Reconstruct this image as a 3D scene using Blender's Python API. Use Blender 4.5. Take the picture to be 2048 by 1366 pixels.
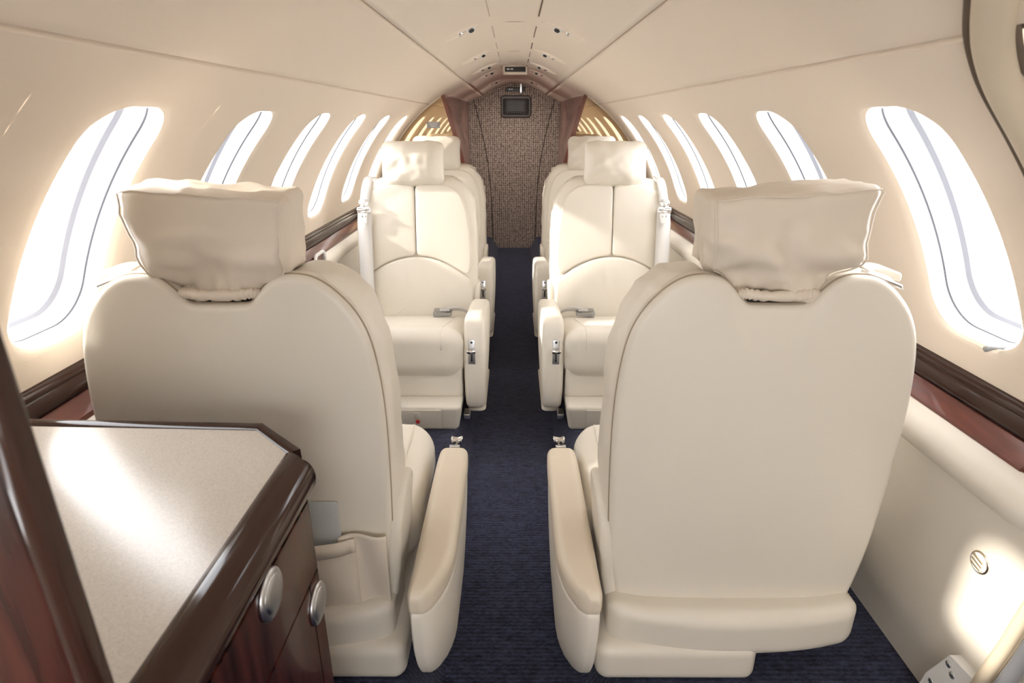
import bpy, bmesh, math, random
from mathutils import Vector, noise, Matrix
random.seed(4)
SC = bpy.context.scene
COL = SC.collection
for o in list(bpy.data.objects):
    bpy.data.objects.remove(o)

# ------------------------------------------------------------------ camera, light, exposure
PITCH = math.radians(20.577)
cam_d = bpy.data.cameras.new('camera')
cam = bpy.data.objects.new('camera', cam_d)
COL.objects.link(cam)
cam.location = (0, 0, 0)
cam.rotation_euler = (math.radians(90) - PITCH, 0, math.radians(0.19))
cam_d.sensor_width = 36.0
cam_d.lens = 1180 / 2048 * 36
cam_d.clip_start = 0.02
cam_d.dof.use_dof = True
cam_d.dof.focus_distance = 1.5
cam_d.dof.aperture_fstop = 7.0
SC.camera = cam

world = bpy.data.worlds.new('sky')
SC.world = world
world.use_nodes = True
bg = world.node_tree.nodes['Background']
bg.inputs[0].default_value = (0.98, 0.99, 1.0, 1)
bg.inputs[1].default_value = 10.0

sun_d = bpy.data.lights.new('sun', 'SUN')
sun_d.energy = 8.0
sun_d.angle = math.radians(2.0)
sun_d.color = (1.0, 0.93, 0.82)
sun = bpy.data.objects.new('sun', sun_d)
COL.objects.link(sun)
sun.location = (-4, 0, 3)
sun.rotation_euler = Vector((1.415, 0.20, -0.68)).to_track_quat('-Z', 'Y').to_euler()

SC.view_settings.view_transform = 'Standard'
SC.view_settings.look = 'None'
SC.view_settings.gamma = 1.0
SC.view_settings.use_curve_mapping = False
SC.view_settings.exposure = -0.22

# ------------------------------------------------------------------ materials
def mat(name, col, rough=0.5, metal=0.0, coat=0.0, spec=0.5, bump=None, var=None, sheen=0.0, alpha=None, transm=0.0, emit=None):
    """bump=(scale, strength, distance)  var=(scale, amount)"""
    m = bpy.data.materials.new(name)
    m.use_nodes = True
    nt = m.node_tree
    b = nt.nodes['Principled BSDF']
    b.inputs['Base Color'].default_value = (*col, 1)
    b.inputs['Roughness'].default_value = rough
    b.inputs['Metallic'].default_value = metal
    b.inputs['Coat Weight'].default_value = coat
    b.inputs['Coat Roughness'].default_value = 0.06
    b.inputs['Specular IOR Level'].default_value = spec
    b.inputs['Sheen Weight'].default_value = sheen
    b.inputs['Transmission Weight'].default_value = transm
    if alpha is not None:
        b.inputs['Alpha'].default_value = alpha
    if emit:
        b.inputs['Emission Color'].default_value = (*emit[0], 1)
        b.inputs['Emission Strength'].default_value = emit[1]
    tc = nt.nodes.new('ShaderNodeTexCoord')
    if var:
        n = nt.nodes.new('ShaderNodeTexNoise'); n.inputs['Scale'].default_value = var[0]; n.inputs['Detail'].default_value = 3
        nt.links.new(tc.outputs['Object'], n.inputs['Vector'])
        r = nt.nodes.new('ShaderNodeValToRGB')
        a = var[1]
        r.color_ramp.elements[0].position = 0.3; r.color_ramp.elements[1].position = 0.7
        r.color_ramp.elements[0].color = (*[c * (1 - a) for c in col], 1)
        r.color_ramp.elements[1].color = (*[min(1, c * (1 + a)) for c in col], 1)
        nt.links.new(n.outputs['Fac'], r.inputs['Fac'])
        nt.links.new(r.outputs['Color'], b.inputs['Base Color'])
    if bump:
        n = nt.nodes.new('ShaderNodeTexNoise'); n.inputs['Scale'].default_value = bump[0]; n.inputs['Detail'].default_value = 4
        nt.links.new(tc.outputs['Object'], n.inputs['Vector'])
        bp = nt.nodes.new('ShaderNodeBump'); bp.inputs['Strength'].default_value = bump[1]; bp.inputs['Distance'].default_value = bump[2]
        nt.links.new(n.outputs['Fac'], bp.inputs['Height'])
        nt.links.new(bp.outputs['Normal'], b.inputs['Normal'])
    return m

def wood_mat(name, c0, c1, axis_scale, rough=0.22, coat=0.25):
    spec_ = 0.35
    m = mat(name, c0, rough, coat=coat, spec=spec_)
    nt = m.node_tree; b = nt.nodes['Principled BSDF']
    tc = nt.nodes.new('ShaderNodeTexCoord')
    mp = nt.nodes.new('ShaderNodeMapping'); mp.inputs['Scale'].default_value = axis_scale
    nt.links.new(tc.outputs['Object'], mp.inputs['Vector'])
    n = nt.nodes.new('ShaderNodeTexNoise'); n.inputs['Scale'].default_value = 6; n.inputs['Detail'].default_value = 7; n.inputs['Distortion'].default_value = 0.6
    nt.links.new(mp.outputs['Vector'], n.inputs['Vector'])
    r = nt.nodes.new('ShaderNodeValToRGB')
    r.color_ramp.elements[0].position = 0.35; r.color_ramp.elements[1].position = 0.68
    r.color_ramp.elements[0].color = (*c0, 1); r.color_ramp.elements[1].color = (*c1, 1)
    nt.links.new(n.outputs['Fac'], r.inputs['Fac'])
    nt.links.new(r.outputs['Color'], b.inputs['Base Color'])
    return m

def weave_mat(name, cols, sx, sy, rough=0.95, noise_s=30, dist=0.002, axes=('X', 'Z'), sheen=0.0):
    """woven cloth: two crossed waves broken by noise"""
    m = mat(name, cols[0], rough, spec=0.1, sheen=sheen)
    nt = m.node_tree; b = nt.nodes['Principled BSDF']
    tc = nt.nodes.new('ShaderNodeTexCoord')
    n = nt.nodes.new('ShaderNodeTexNoise'); n.inputs['Scale'].default_value = noise_s; n.inputs['Detail'].default_value = 3
    nt.links.new(tc.outputs['Object'], n.inputs['Vector'])
    ws = []
    for ax, s in zip(axes, (sx, sy)):
        w = nt.nodes.new('ShaderNodeTexWave'); w.wave_type = 'BANDS'; w.bands_direction = ax
        w.inputs['Scale'].default_value = s; w.inputs['Distortion'].default_value = 2.5; w.inputs['Detail'].default_value = 1.5
        w.inputs['Detail Scale'].default_value = 3.0
        nt.links.new(tc.outputs['Object'], w.inputs['Vector'])
        ws.append(w)
    mu = nt.nodes.new('ShaderNodeMath'); mu.operation = 'MULTIPLY'
    nt.links.new(ws[0].outputs['Fac'], mu.inputs[0]); nt.links.new(ws[1].outputs['Fac'], mu.inputs[1])
    ad = nt.nodes.new('ShaderNodeMath'); ad.operation = 'MULTIPLY_ADD'
    nt.links.new(n.outputs['Fac'], ad.inputs[0]); ad.inputs[1].default_value = 0.9
    nt.links.new(mu.outputs[0], ad.inputs[2])
    r = nt.nodes.new('ShaderNodeValToRGB')
    r.color_ramp.elements[0].position = 0.42; r.color_ramp.elements[1].position = 1.05 if False else 0.95
    r.color_ramp.elements[0].color = (*cols[0], 1); r.color_ramp.elements[1].color = (*cols[1], 1)
    nt.links.new(ad.outputs[0], r.inputs['Fac'])
    nt.links.new(r.outputs['Color'], b.inputs['Base Color'])
    bp = nt.nodes.new('ShaderNodeBump'); bp.inputs['Strength'].default_value = 0.6; bp.inputs['Distance'].default_value = dist
    nt.links.new(ad.outputs[0], bp.inputs['Height']); nt.links.new(bp.outputs['Normal'], b.inputs['Normal'])
    return m

M = {}
M['leather'] = mat('cream_leather', (0.82, 0.76, 0.665), 0.42, spec=0.4, bump=(420, 0.12, 0.0006), var=(3, 0.03))
M['shell'] = mat('cream_shell', (0.77, 0.715, 0.625), 0.36, spec=0.45, bump=(900, 0.04, 0.0003))
M['cover'] = mat('beige_cover_leather', (0.75, 0.665, 0.56), 0.48, spec=0.35, bump=(300, 0.12, 0.0008), var=(5, 0.03))
M['armcap'] = mat('tan_arm_leather', (0.76, 0.665, 0.535), 0.36, spec=0.45, bump=(420, 0.08, 0.0005), var=(4, 0.04))
M['head'] = mat('headliner_fabric', (0.875, 0.765, 0.645), 0.85, spec=0.2, bump=(260, 0.18, 0.0008))
M['ceil'] = mat('ceiling_plastic', (0.875, 0.775, 0.66), 0.55, spec=0.3)
M['reveal'] = mat('window_reveal_plastic', (0.90, 0.87, 0.82), 0.5)
M['frame'] = mat('window_frame_grey', (0.17, 0.17, 0.19), 0.5)
M['gasket'] = mat('dark_gasket', (0.02, 0.02, 0.025), 0.6)
M['line'] = mat('grey_window_gasket', (0.055, 0.055, 0.065), 0.6)
M['softseam'] = mat('soft_ceiling_joint', (0.55, 0.48, 0.40), 0.8)
M['seamtan'] = mat('tan_seam', (0.36, 0.29, 0.21), 0.8)
M['dish'] = mat('tan_bezel_dish', (0.74, 0.63, 0.51), 0.5)  # darker than the ceiling: the bezel's inner shading put into the colour
M['seam'] = mat('seam_shadow_tape', (0.15, 0.11, 0.08), 0.9)
def glass_mat():
    m = bpy.data.materials.new('acrylic_pane'); m.use_nodes = True
    nt = m.node_tree; nt.nodes.clear()
    out = nt.nodes.new('ShaderNodeOutputMaterial'); mx = nt.nodes.new('ShaderNodeMixShader')
    t = nt.nodes.new('ShaderNodeBsdfTransparent'); t.inputs[0].default_value = (0.97, 0.98, 1.0, 1)
    g = nt.nodes.new('ShaderNodeBsdfGlossy'); g.inputs['Roughness'].default_value = 0.02
    mx.inputs[0].default_value = 0.05
    nt.links.new(t.outputs[0], mx.inputs[1]); nt.links.new(g.outputs[0], mx.inputs[2]); nt.links.new(mx.outputs[0], out.inputs['Surface'])
    return m
M['glass'] = glass_mat()
M['wood'] = wood_mat('mahogany_veneer', (0.018, 0.0055, 0.005), (0.085, 0.024, 0.018), (9, 9, 0.9))
M['woodrail'] = wood_mat('mahogany_rail', (0.035, 0.012, 0.009), (0.075, 0.028, 0.02), (7, 1.2, 7), 0.1)
M['redwood'] = wood_mat('red_mahogany', (0.09, 0.02, 0.014), (0.16, 0.035, 0.022), (7, 1.2, 7), 0.3, 0.5)
M['woodpink'] = wood_mat('rose_mahogany', (0.20, 0.085, 0.072), (0.27, 0.12, 0.10), (9, 9, 1.2), 0.3, 0.6)
M['woodedge'] = mat('mahogany_edge', (0.20, 0.06, 0.04), 0.25, coat=0.6)
M['brownedge'] = mat('varnished_dark_brown', (0.040, 0.018, 0.013), 0.10, coat=0.12, spec=0.28)
M['counter'] = mat('speckled_laminate', (0.66, 0.60, 0.53), 0.20, spec=0.8, var=(420, 0.10), bump=(500, 0.03, 0.0003))
M['darkchrome'] = mat('dark_chrome', (0.42, 0.43, 0.45), 0.12, metal=1.0)
M['chrome'] = mat('chrome', (0.82, 0.83, 0.85), 0.12, metal=1.0)
M['satin'] = mat('satin_metal', (0.66, 0.67, 0.69), 0.28, metal=1.0)
M['brass'] = mat('pale_brass', (0.70, 0.62, 0.45), 0.25, metal=1.0)
M['black'] = mat('black_plastic', (0.015, 0.015, 0.017), 0.45)
M['grille'] = mat('dark_brown_plastic', (0.085, 0.072, 0.066), 0.45)
M['belt'] = mat('pale_webbing', (0.84, 0.82, 0.80), 0.6, spec=0.3, bump=(900, 0.2, 0.0004))
M['white'] = mat('white_plastic', (0.86, 0.85, 0.83), 0.4)
M['grey'] = mat('grey_plastic', (0.42, 0.42, 0.43), 0.4)
M['red'] = mat('red_tag', (0.55, 0.03, 0.03), 0.5)
M['ink'] = mat('grey_ink', (0.25, 0.27, 0.3), 0.6)
M['signwhite'] = mat('sign_symbol', (0.9, 0.88, 0.85), 0.5)
M['mirror'] = mat('bronze_mirror', (0.62, 0.49, 0.33), 0.02, metal=1.0)
def carpet_mat():
    m = mat('navy_carpet', (0.012, 0.013, 0.03), 0.95, spec=0.1, sheen=0.2)
    nt = m.node_tree; b = nt.nodes['Principled BSDF']
    tc = nt.nodes.new('ShaderNodeTexCoord')
    facs = []
    for sc, det in (((110, 210, 100), 2), ((38, 75, 30), 1), ((5, 3, 3), 2)):
        mp = nt.nodes.new('ShaderNodeMapping'); mp.inputs['Scale'].default_value = sc
        nt.links.new(tc.outputs['Object'], mp.inputs['Vector'])
        n = nt.nodes.new('ShaderNodeTexNoise'); n.inputs['Scale'].default_value = 1.0; n.inputs['Detail'].default_value = det
        nt.links.new(mp.outputs['Vector'], n.inputs['Vector']); facs.append(n)
    w = nt.nodes.new('ShaderNodeTexWave'); w.bands_direction = 'Y'; w.inputs['Scale'].default_value = 30; w.inputs['Distortion'].default_value = 3.0; w.inputs['Detail Scale'].default_value = 6
    nt.links.new(tc.outputs['Object'], w.inputs['Vector'])
    def madd(x, k, y):
        q = nt.nodes.new('ShaderNodeMath'); q.operation = 'MULTIPLY_ADD'; q.inputs[1].default_value = k
        nt.links.new(x, q.inputs[0])
        if y is None: q.inputs[2].default_value = 0.0
        else: nt.links.new(y, q.inputs[2])
        return q.outputs[0]
    h = madd(facs[0].outputs['Fac'], 0.45, None); h = madd(facs[1].outputs['Fac'], 0.3, h); h = madd(facs[2].outputs['Fac'], 0.12, h); h = madd(w.outputs['Fac'], 0.13, h)
    r = nt.nodes.new('ShaderNodeValToRGB'); r.color_ramp.elements[0].position = 0.36; r.color_ramp.elements[1].position = 0.66
    r.color_ramp.elements[0].color = (0.008, 0.009, 0.020, 1); r.color_ramp.elements[1].color = (0.052, 0.058, 0.110, 1)
    nt.links.new(h, r.inputs['Fac']); nt.links.new(r.outputs['Color'], b.inputs['Base Color'])
    bp = nt.nodes.new('ShaderNodeBump'); bp.inputs['Strength'].default_value = 0.8; bp.inputs['Distance'].default_value = 0.004
    nt.links.new(h, bp.inputs['Height']); nt.links.new(bp.outputs['Normal'], b.inputs['Normal'])
    return m
M['carpet'] = carpet_mat()
M['sidecarpet'] = mat('navy_pile_carpet', (0.016, 0.017, 0.035), 0.95, spec=0.1, bump=(420, 1.0, 0.004), var=(330, 0.6), sheen=0.2)
M['tweed'] = weave_mat('brown_tweed', ((0.12, 0.094, 0.082), (0.56, 0.45, 0.38)), 17, 21, noise_s=60, dist=0.003, axes=('X', 'Z'))
M['tweedseam'] = mat('dark_tweed_seam', (0.04, 0.03, 0.025), 0.9)
M['plasticclear'] = mat('clear_plastic', (0.80, 0.85, 0.86), 0.15, alpha=0.45)
M['door'] = mat('pale_door_lining', (0.80, 0.74, 0.68), 0.6)
M['doortrim'] = mat('tan_door_trim', (0.66, 0.56, 0.42), 0.5, bump=(60, 0.15, 0.002))
M['seal'] = mat('grey_rubber_seal', (0.16, 0.16, 0.17), 0.4)

# ------------------------------------------------------------------ mesh helpers
def tag(o, label=None, cat=None, group=None, kind=None):
    if label: o['label'] = label
    if cat: o['category'] = cat
    if group: o['group'] = group
    if kind: o['kind'] = kind
    return o

def build(name, verts, faces, m, parent=None, smooth=True, auto=None):
    me = bpy.data.meshes.new(name)
    me.from_pydata([tuple(v) for v in verts], [], faces)
    bm = bmesh.new(); bm.from_mesh(me)
    bmesh.ops.recalc_face_normals(bm, faces=bm.faces)
    bm.to_mesh(me); bm.free()
    me.materials.append(M[m] if isinstance(m, str) else m)
    if smooth:
        if auto:
            me.polygons.foreach_set('use_smooth', [True] * len(me.polygons))
            me.set_sharp_from_angle(angle=math.radians(auto))
        else:
            me.polygons.foreach_set('use_smooth', [True] * len(me.polygons))
    o = bpy.data.objects.new(name, me)
    COL.objects.link(o)
    if parent is not None:
        o.parent = parent
    return o

def empty(name, loc=(0, 0, 0), rz=0.0):
    o = bpy.data.objects.new(name, None)
    o.empty_display_size = 0.05
    COL.objects.link(o)
    o.location = loc; o.rotation_euler = (0, 0, rz)
    return o

def crom(pts, n=6, closed=False):
    """Catmull-Rom through 2D/3D points"""
    P = [Vector(p) for p in pts]
    out = []
    N = len(P)
    rng = range(N) if closed else range(N - 1)
    for i in rng:
        p1, p2 = P[i], P[(i + 1) % N]
        p0 = P[(i - 1) % N] if (closed or i > 0) else p1 * 2 - p2
        p3 = P[(i + 2) % N] if (closed or i + 2 < N) else p2 * 2 - p1
        for k in range(n):
            t = k / n
            out.append(0.5 * ((2 * p1) + (p2 - p0) * t + (2 * p0 - 5 * p1 + 4 * p2 - p3) * t * t + (3 * p1 - p0 - 3 * p2 + p3) * t ** 3))
    if not closed:
        out.append(P[-1].copy())
    return out

def soft(size, r, n=6, k=4, deform=None, center=(0, 0, 0)):
    """rounded box, verts + faces; size = full sizes"""
    h = [s / 2 for s in size]
    def coords(a):
        ri = min(r, a * 0.999)
        inner = a - ri
        cs = [-inner + 2 * inner * i / n for i in range(n + 1)] if inner > 1e-5 else [0.0]
        ext = [inner + ri * math.tan(math.pi / 4 * (i + 1) / k) for i in range(k)]
        return [-e for e in reversed(ext)] + cs + ext
    C = [coords(a) for a in h]
    V = []; key = {}
    def vid(p):
        kk = (round(p[0], 5), round(p[1], 5), round(p[2], 5))
        if kk in key: return key[kk]
        q = []
        d = []
        for i in range(3):
            ri = min(r, h[i] * 0.999)
            c = max(-(h[i] - ri), min(h[i] - ri, p[i]))
            q.append(c); d.append((p[i] - c) / ri)
        L = math.sqrt(sum(x * x for x in d)) or 1
        v = [q[i] + d[i] / L * min(r, h[i] * 0.999) for i in range(3)]
        key[kk] = len(V); V.append(Vector(v)); return key[kk]
    F = []
    for ax in range(3):
        a, b = [(1, 2), (2, 0), (0, 1)][ax]
        for s in (-1, 1):
            for i in range(len(C[a]) - 1):
                for j in range(len(C[b]) - 1):
                    f = []
                    for (ii, jj) in ((i, j), (i + 1, j), (i + 1, j + 1), (i, j + 1)):
                        p = [0, 0, 0]; p[ax] = s * h[ax]; p[a] = C[a][ii]; p[b] = C[b][jj]
                        f.append(vid(p))
                    if s < 0: f.reverse()
                    if len(set(f)) > 2: F.append(f)
    if deform: V = [Vector(deform(v)) for v in V]
    c = Vector(center)
    return [v + c for v in V], F

def softobj(name, size, r, center, m, parent, n=2, k=3, deform=None):
    v, f = soft(size, r, n, k, deform, center)
    return build(name, v, f, m, parent)

def joinm(*ms):
    V = []; F = []
    for v, f in ms:
        o = len(V); V += list(v); F += [[i + o for i in q] for q in f]
    return V, F

def pad(outline, d0, d1, r, b0=0.0, b1=0.0, nr=7, k=4, axes='xz', limit=False):
    """cushion: closed 2D outline, thickness from d0 to d1 along the third axis, rounded rim, domed faces.
    axes: 'xz' (depth y), 'yz' (depth x), 'xy' (depth z)"""
    P = [Vector(p[:2]) for p in outline]
    N = len(P)
    area = sum(P[i].x * P[(i + 1) % N].y - P[(i + 1) % N].x * P[i].y for i in range(N)) / 2
    if area < 0: P.reverse()
    c = sum(P, Vector((0, 0))) / N
    nor = []
    for i in range(N):
        e = P[(i + 1) % N] - P[i - 1]
        nn = Vector((e.y, -e.x)); nn.normalize(); nor.append(nn)
    lim = []
    for i in range(N):
        A, B, C_ = P[i - 1], P[i], P[(i + 1) % N]
        cr = (B - A).cross(C_ - B) if hasattr(Vector((0, 0)), 'cross') else 0
        la, lb, lc = (B - A).length, (C_ - B).length, (C_ - A).length
        lim.append(0.8 * la * lb * lc / (2 * cr) if cr > 1e-12 else 1.0)
    for _ in range(3):
        lim = [min(lim[i], 0.5 * (lim[i - 1] + lim[(i + 1) % N]) + 0.004) for i in range(N)]
    if not limit: lim = [1.0] * N
    ins = lambda a: [P[i] - nor[i] * (a * min(1.0, lim[i] / r)) for i in range(N)]
    bx0, bx1 = min(p.x for p in P), max(p.x for p in P); by0, by1 = min(p.y for p in P), max(p.y for p in P)
    def dome(q, s):
        u = (q.x - (bx0 + bx1) / 2) / ((bx1 - bx0) / 2); w = (q.y - (by0 + by1) / 2) / ((by1 - by0) / 2)
        return (1 - s ** 5) * (1 - 0.75 * u * u) * (1 - 0.75 * w * w)
    rings = []
    rr = min(r, abs(d1 - d0) / 2)
    base = ins(r)
    for s in [i / nr for i in range(1, nr)]:
        rings.append(([c + (q - c) * s for q in base], (lambda p, s=s: d0 - b0 * dome(p, s))))
    for i in range(k + 1):
        a = math.pi / 2 * i / k
        rings.append((ins(r * (1 - math.sin(a))), d0 + rr * (1 - math.cos(a))))
    for i in range(k + 1):
        a = math.pi / 2 * (1 - i / k)
        rings.append((ins(r * (1 - math.sin(a))), d1 - rr * (1 - math.cos(a))))
    for s in [i / nr for i in range(nr - 1, 0, -1)]:
        rings.append(([c + (q - c) * s for q in base], (lambda p, s=s: d1 + b1 * dome(p, s))))
    def mk(q, d):
        if axes == 'xz': return Vector((q.x, d, q.y))
        if axes == 'yz': return Vector((d, q.x, q.y))
        return Vector((q.x, q.y, d))
    V = [mk(c, d0 - b0 * dome(c, 0))]; F = []
    for q, d in rings: V += [mk(p, d(p) if callable(d) else d) for p in q]
    V.append(mk(c, d1 + b1 * dome(c, 0)))
    for i in range(N): F.append([0, 1 + i, 1 + (i + 1) % N])
    for j in range(len(rings) - 1):
        a = 1 + j * N; b = a + N
        for i in range(N):
            F.append([a + i, a + (i + 1) % N, b + (i + 1) % N, b + i])
    a = 1 + (len(rings) - 1) * N; e = len(V) - 1
    for i in range(N): F.append([a + (i + 1) % N, a + i, e])
    return V, F

def tube(path, rad, seg=10, closed=False, flat=None):
    """round (or flat=(w,t) elliptic/rect) tube along a 3D path"""
    P = [Vector(p) for p in path]; N = len(P)
    V = []; F = []
    up = Vector((0, 0, 1))
    prev = None
    for i in range(N):
        if closed: t = P[(i + 1) % N] - P[i - 1]
        else: t = P[min(i + 1, N - 1)] - P[max(i - 1, 0)]
        t.normalize()
        if prev is None:
            ref = up if abs(t.dot(up)) < 0.9 else Vector((1, 0, 0))
            u = t.cross(ref).normalized()
        else:
            u = (prev - t * prev.dot(t)).normalized()
        prev = u
        w = t.cross(u)
        rr = rad[i] if isinstance(rad, (list, tuple)) else rad
        for j in range(seg):
            a = 2 * math.pi * j / seg
            V.append(P[i] + (u * math.cos(a) + w * math.sin(a)) * rr)
    M_ = N if closed else N - 1
    for i in range(M_):
        for j in range(seg):
            a = i * seg; b = ((i + 1) % N) * seg
            F.append([a + j, a + (j + 1) % seg, b + (j + 1) % seg, b + j])
    if not closed:
        F.append(list(range(seg))[::-1]); F.append([(N - 1) * seg + j for j in range(seg)])
    return V, F

def extrude_y(profile, ys, closed=True, caps=True):
    """profile list of (x,z); swept along y"""
    N = len(profile); V = []; F = []
    for y in ys: V += [Vector((p[0], y, p[1])) for p in profile]
    for j in range(len(ys) - 1):
        for i in range(N if closed else N - 1):
            a = j * N; b = a + N
            F.append([a + i, a + (i + 1) % N, b + (i + 1) % N, b + i])
    if closed and caps:
        F.append(list(range(N))); F.append([(len(ys) - 1) * N + i for i in range(N)][::-1])
    return V, F

def ribbon(path, width_dir, w, t):
    """strap: flat band along a path"""
    P = [Vector(p) for p in path]; wd = Vector(width_dir).normalized()
    V = []; F = []
    N = len(P)
    for i in range(N):
        tg = (P[min(i + 1, N - 1)] - P[max(i - 1, 0)]).normalized()
        n = tg.cross(wd).normalized()
        for a, b in ((-1, -1), (1, -1), (1, 1), (-1, 1)):
            V.append(P[i] + wd * (a * w / 2) + n * (b * t / 2))
    for i in range(N - 1):
        a = i * 4; b = a + 4
        for j in range(4): F.append([a + j, a + (j + 1) % 4, b + (j + 1) % 4, b + j])
    F.append([0, 1, 2, 3]); F.append([(N - 1) * 4 + j for j in (3, 2, 1, 0)])
    return V, F

def disc(center, nrm, r, t, seg=28, dome=0.0, ry=None):
    """short round plug: flat back, slightly domed front"""
    nrm = Vector(nrm).normalized()
    ref = Vector((0, 0, 1)) if abs(nrm.z) < 0.9 else Vector((0, 1, 0))
    u = nrm.cross(ref).normalized(); w = nrm.cross(u)
    ry = ry or r
    c = Vector(center); V = []; F = []
    prof = [(1.0, 0), (1.0, t * 0.6), (0.93, t), (0.6, t + dome * 0.6), (0.3, t + dome * 0.92)]
    for s, h in prof:
        for j in range(seg):
            a = 2 * math.pi * j / seg
            V.append(c + u * (math.cos(a) * r * s) + w * (math.sin(a) * ry * s) + nrm * h)
    V.append(c + nrm * (t + dome))
    for i in range(len(prof) - 1):
        for j in range(seg):
            F.append([i * seg + j, i * seg + (j + 1) % seg, (i + 1) * seg + (j + 1) % seg, (i + 1) * seg + j])
    l = (len(prof) - 1) * seg
    for j in range(seg): F.append([l + j, l + (j + 1) % seg, len(V) - 1])
    F.append(list(range(seg))[::-1])
    return V, F

# ------------------------------------------------------------------ the cabin shell
R, ZC = 0.795, -0.56
ZF, ZA = -0.985, -1.085           # seat floor, dropped aisle floor
YM, YB = 3.54, 5.32               # mirror bulkhead, aft bulkhead
def cyl(phi, y, off=0.0, side=1):
    return Vector((side * (R + off) * math.cos(phi), y, ZC + (R + off) * math.sin(phi)))
PH_RAIL = math.asin((-0.415 - ZC) / R)
PH_SEAM = math.asin((0.078 - ZC) / R)
PH_CEIL = math.acos(0.262 / R)
WB, WT = math.asin((-0.345 - ZC) / R), math.asin((0.014 - ZC) / R)
PITCH_W, WW = 0.455, 0.198
def win_y(k): return 0.935 + PITCH_W * k

def rrect(cx, cy, hx, hy, r, n):
    """n points of a rounded rectangle, started at +x, and matching points on an outer rectangle direction"""
    pts = []
    for (sx, sy, a0) in ((1, 1, 0), (-1, 1, 90), (-1, -1, 180), (1, -1, 270)):
        for i in range(n):
            a = math.radians(a0 + 90 * i / (n - 1))
            pts.append((cx + sx * (hx - r) + r * math.cos(a), cy + sy * (hy - r) + r * math.sin(a)))
    return pts

def window_ring(cx, hx, hy_r, inset, n=12, r=0.068):
    """ring in (y, phi) space; hy_r in metres along the arc"""
    cph = (WB + WT) / 2
    hx -= inset; hy = hy_r - inset
    rr = max(0.012, r - inset)
    pts = rrect(0, 0, hx, hy, rr, n)
    return [(cx + a * (1 - 0.05 * b / hy) + 0.010 * (b / hy), cph + b / R) for a, b in pts]
HYW = (WT - WB) / 2 * R

def densify(pts, n_extra):
    out = []
    for i in range(len(pts)):
        a, b = pts[i], pts[(i + 1) % len(pts)]
        L = math.hypot(a[0] - b[0], (a[1] - b[1]) * R)
        m = max(1, int(L / 0.02))
        for k in range(m):
            t = k / m
            out.append((a[0] + (b[0] - a[0]) * t, a[1] + (b[1] - a[1]) * t))
    return out

def wall_side(name, side, y0, y1, wins, label):
    V = []; F = []
    def quad_grid(ya, yb):
        n = 26; m = max(1, int((yb - ya) / 0.1))
        o = len(V)
        for j in range(m + 1):
            for i in range(n + 1):
                V.append(cyl(PH_RAIL + (PH_SEAM - PH_RAIL) * i / n, ya + (yb - ya) * j / m, 0, side))
        for j in range(m):
            for i in range(n):
                a = o + j * (n + 1) + i
                F.append([a, a + 1, a + n + 2, a + n + 1])
    cur = y0
    for k in wins:
        cy = win_y(k); a, b = cy - PITCH_W / 2, cy + PITCH_W / 2
        a = max(a, cur); b = min(b, y1)
        if a > cur + 1e-4: quad_grid(cur, a)
        inner = densify(window_ring(cy, WW / 2, HYW, 0.0), 0)
        cph = (WB + WT) / 2
        outer = []
        for (yy, ph) in inner:
            dy, dp = yy - cy, (ph - cph) * R
            sy = ((b - cy) if dy > 0 else (cy - a)) / (abs(dy) + 1e-9)
            sp = ((PH_SEAM - cph) if dp > 0 else (cph - PH_RAIL)) * R / (abs(dp) + 1e-9)
            # scale non-uniformly so that the window rim maps on to the cell rim
            u = dy / (WW / 2); v = dp / HYW
            mx = max(abs(u), abs(v))
            u /= mx; v /= mx
            oy = cy + (u * (b - cy) if u > 0 else u * (cy - a))
            op = cph + (v * (PH_SEAM - cph) if v > 0 else v * (cph - PH_RAIL))
            outer.append((oy, op))
        for cyy, cpp, su, sv in ((a, PH_RAIL, -1, -1), (a, PH_SEAM, -1, 1), (b, PH_RAIL, 1, -1), (b, PH_SEAM, 1, 1)):
            q = min(range(len(inner)), key=lambda i: (outer[i][0] - cyy) ** 2 + ((outer[i][1] - cpp) * R) ** 2)
            outer[q] = (cyy, cpp)
        N = len(inner); o = len(V)
        steps = [0, 0.06, 0.2, 0.45, 0.72, 1.0]
        for s in steps:
            for i in range(N):
                yy = inner[i][0] + (outer[i][0] - inner[i][0]) * s
                ph = inner[i][1] + (outer[i][1] - inner[i][1]) * s
                off = 0.0
                if s == 0: off = 0.006
                V.append(cyl(ph, yy, off, side))
        for j in range(len(steps) - 1):
            for i in range(N):
                F.append([o + j * N + i, o + j * N + (i + 1) % N, o + (j + 1) * N + (i + 1) % N, o + (j + 1) * N + i])
        for yj in (a, b):
            o2 = len(V); n2 = 40
            for i in range(n2 + 1):
                ph = PH_RAIL + (PH_SEAM - PH_RAIL) * i / n2
                V.append(cyl(ph, yj - 0.02, 0.0008, side)); V.append(cyl(ph, yj + 0.02, 0.0008, side))
            for i in range(n2): F.append([o2 + 2 * i, o2 + 2 * i + 1, o2 + 2 * i + 3, o2 + 2 * i + 2])
        cur = b
    if cur < y1 - 1e-4: quad_grid(cur, y1)
    q = len(V)
    for yy in (y0, y1):
        V += [cyl(PH_SEAM, yy, 0.0, side), cyl(PH_SEAM + 0.002, yy, 0.002, side), cyl(PH_SEAM + 0.0025, yy, 0.016, side)]
    F += [[q, q + 1, q + 4, q + 3], [q + 1, q + 2, q + 5, q + 4]]
    o = build(name, V, F, 'head')
    return tag(o, label, 'wall', kind='structure')

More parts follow.
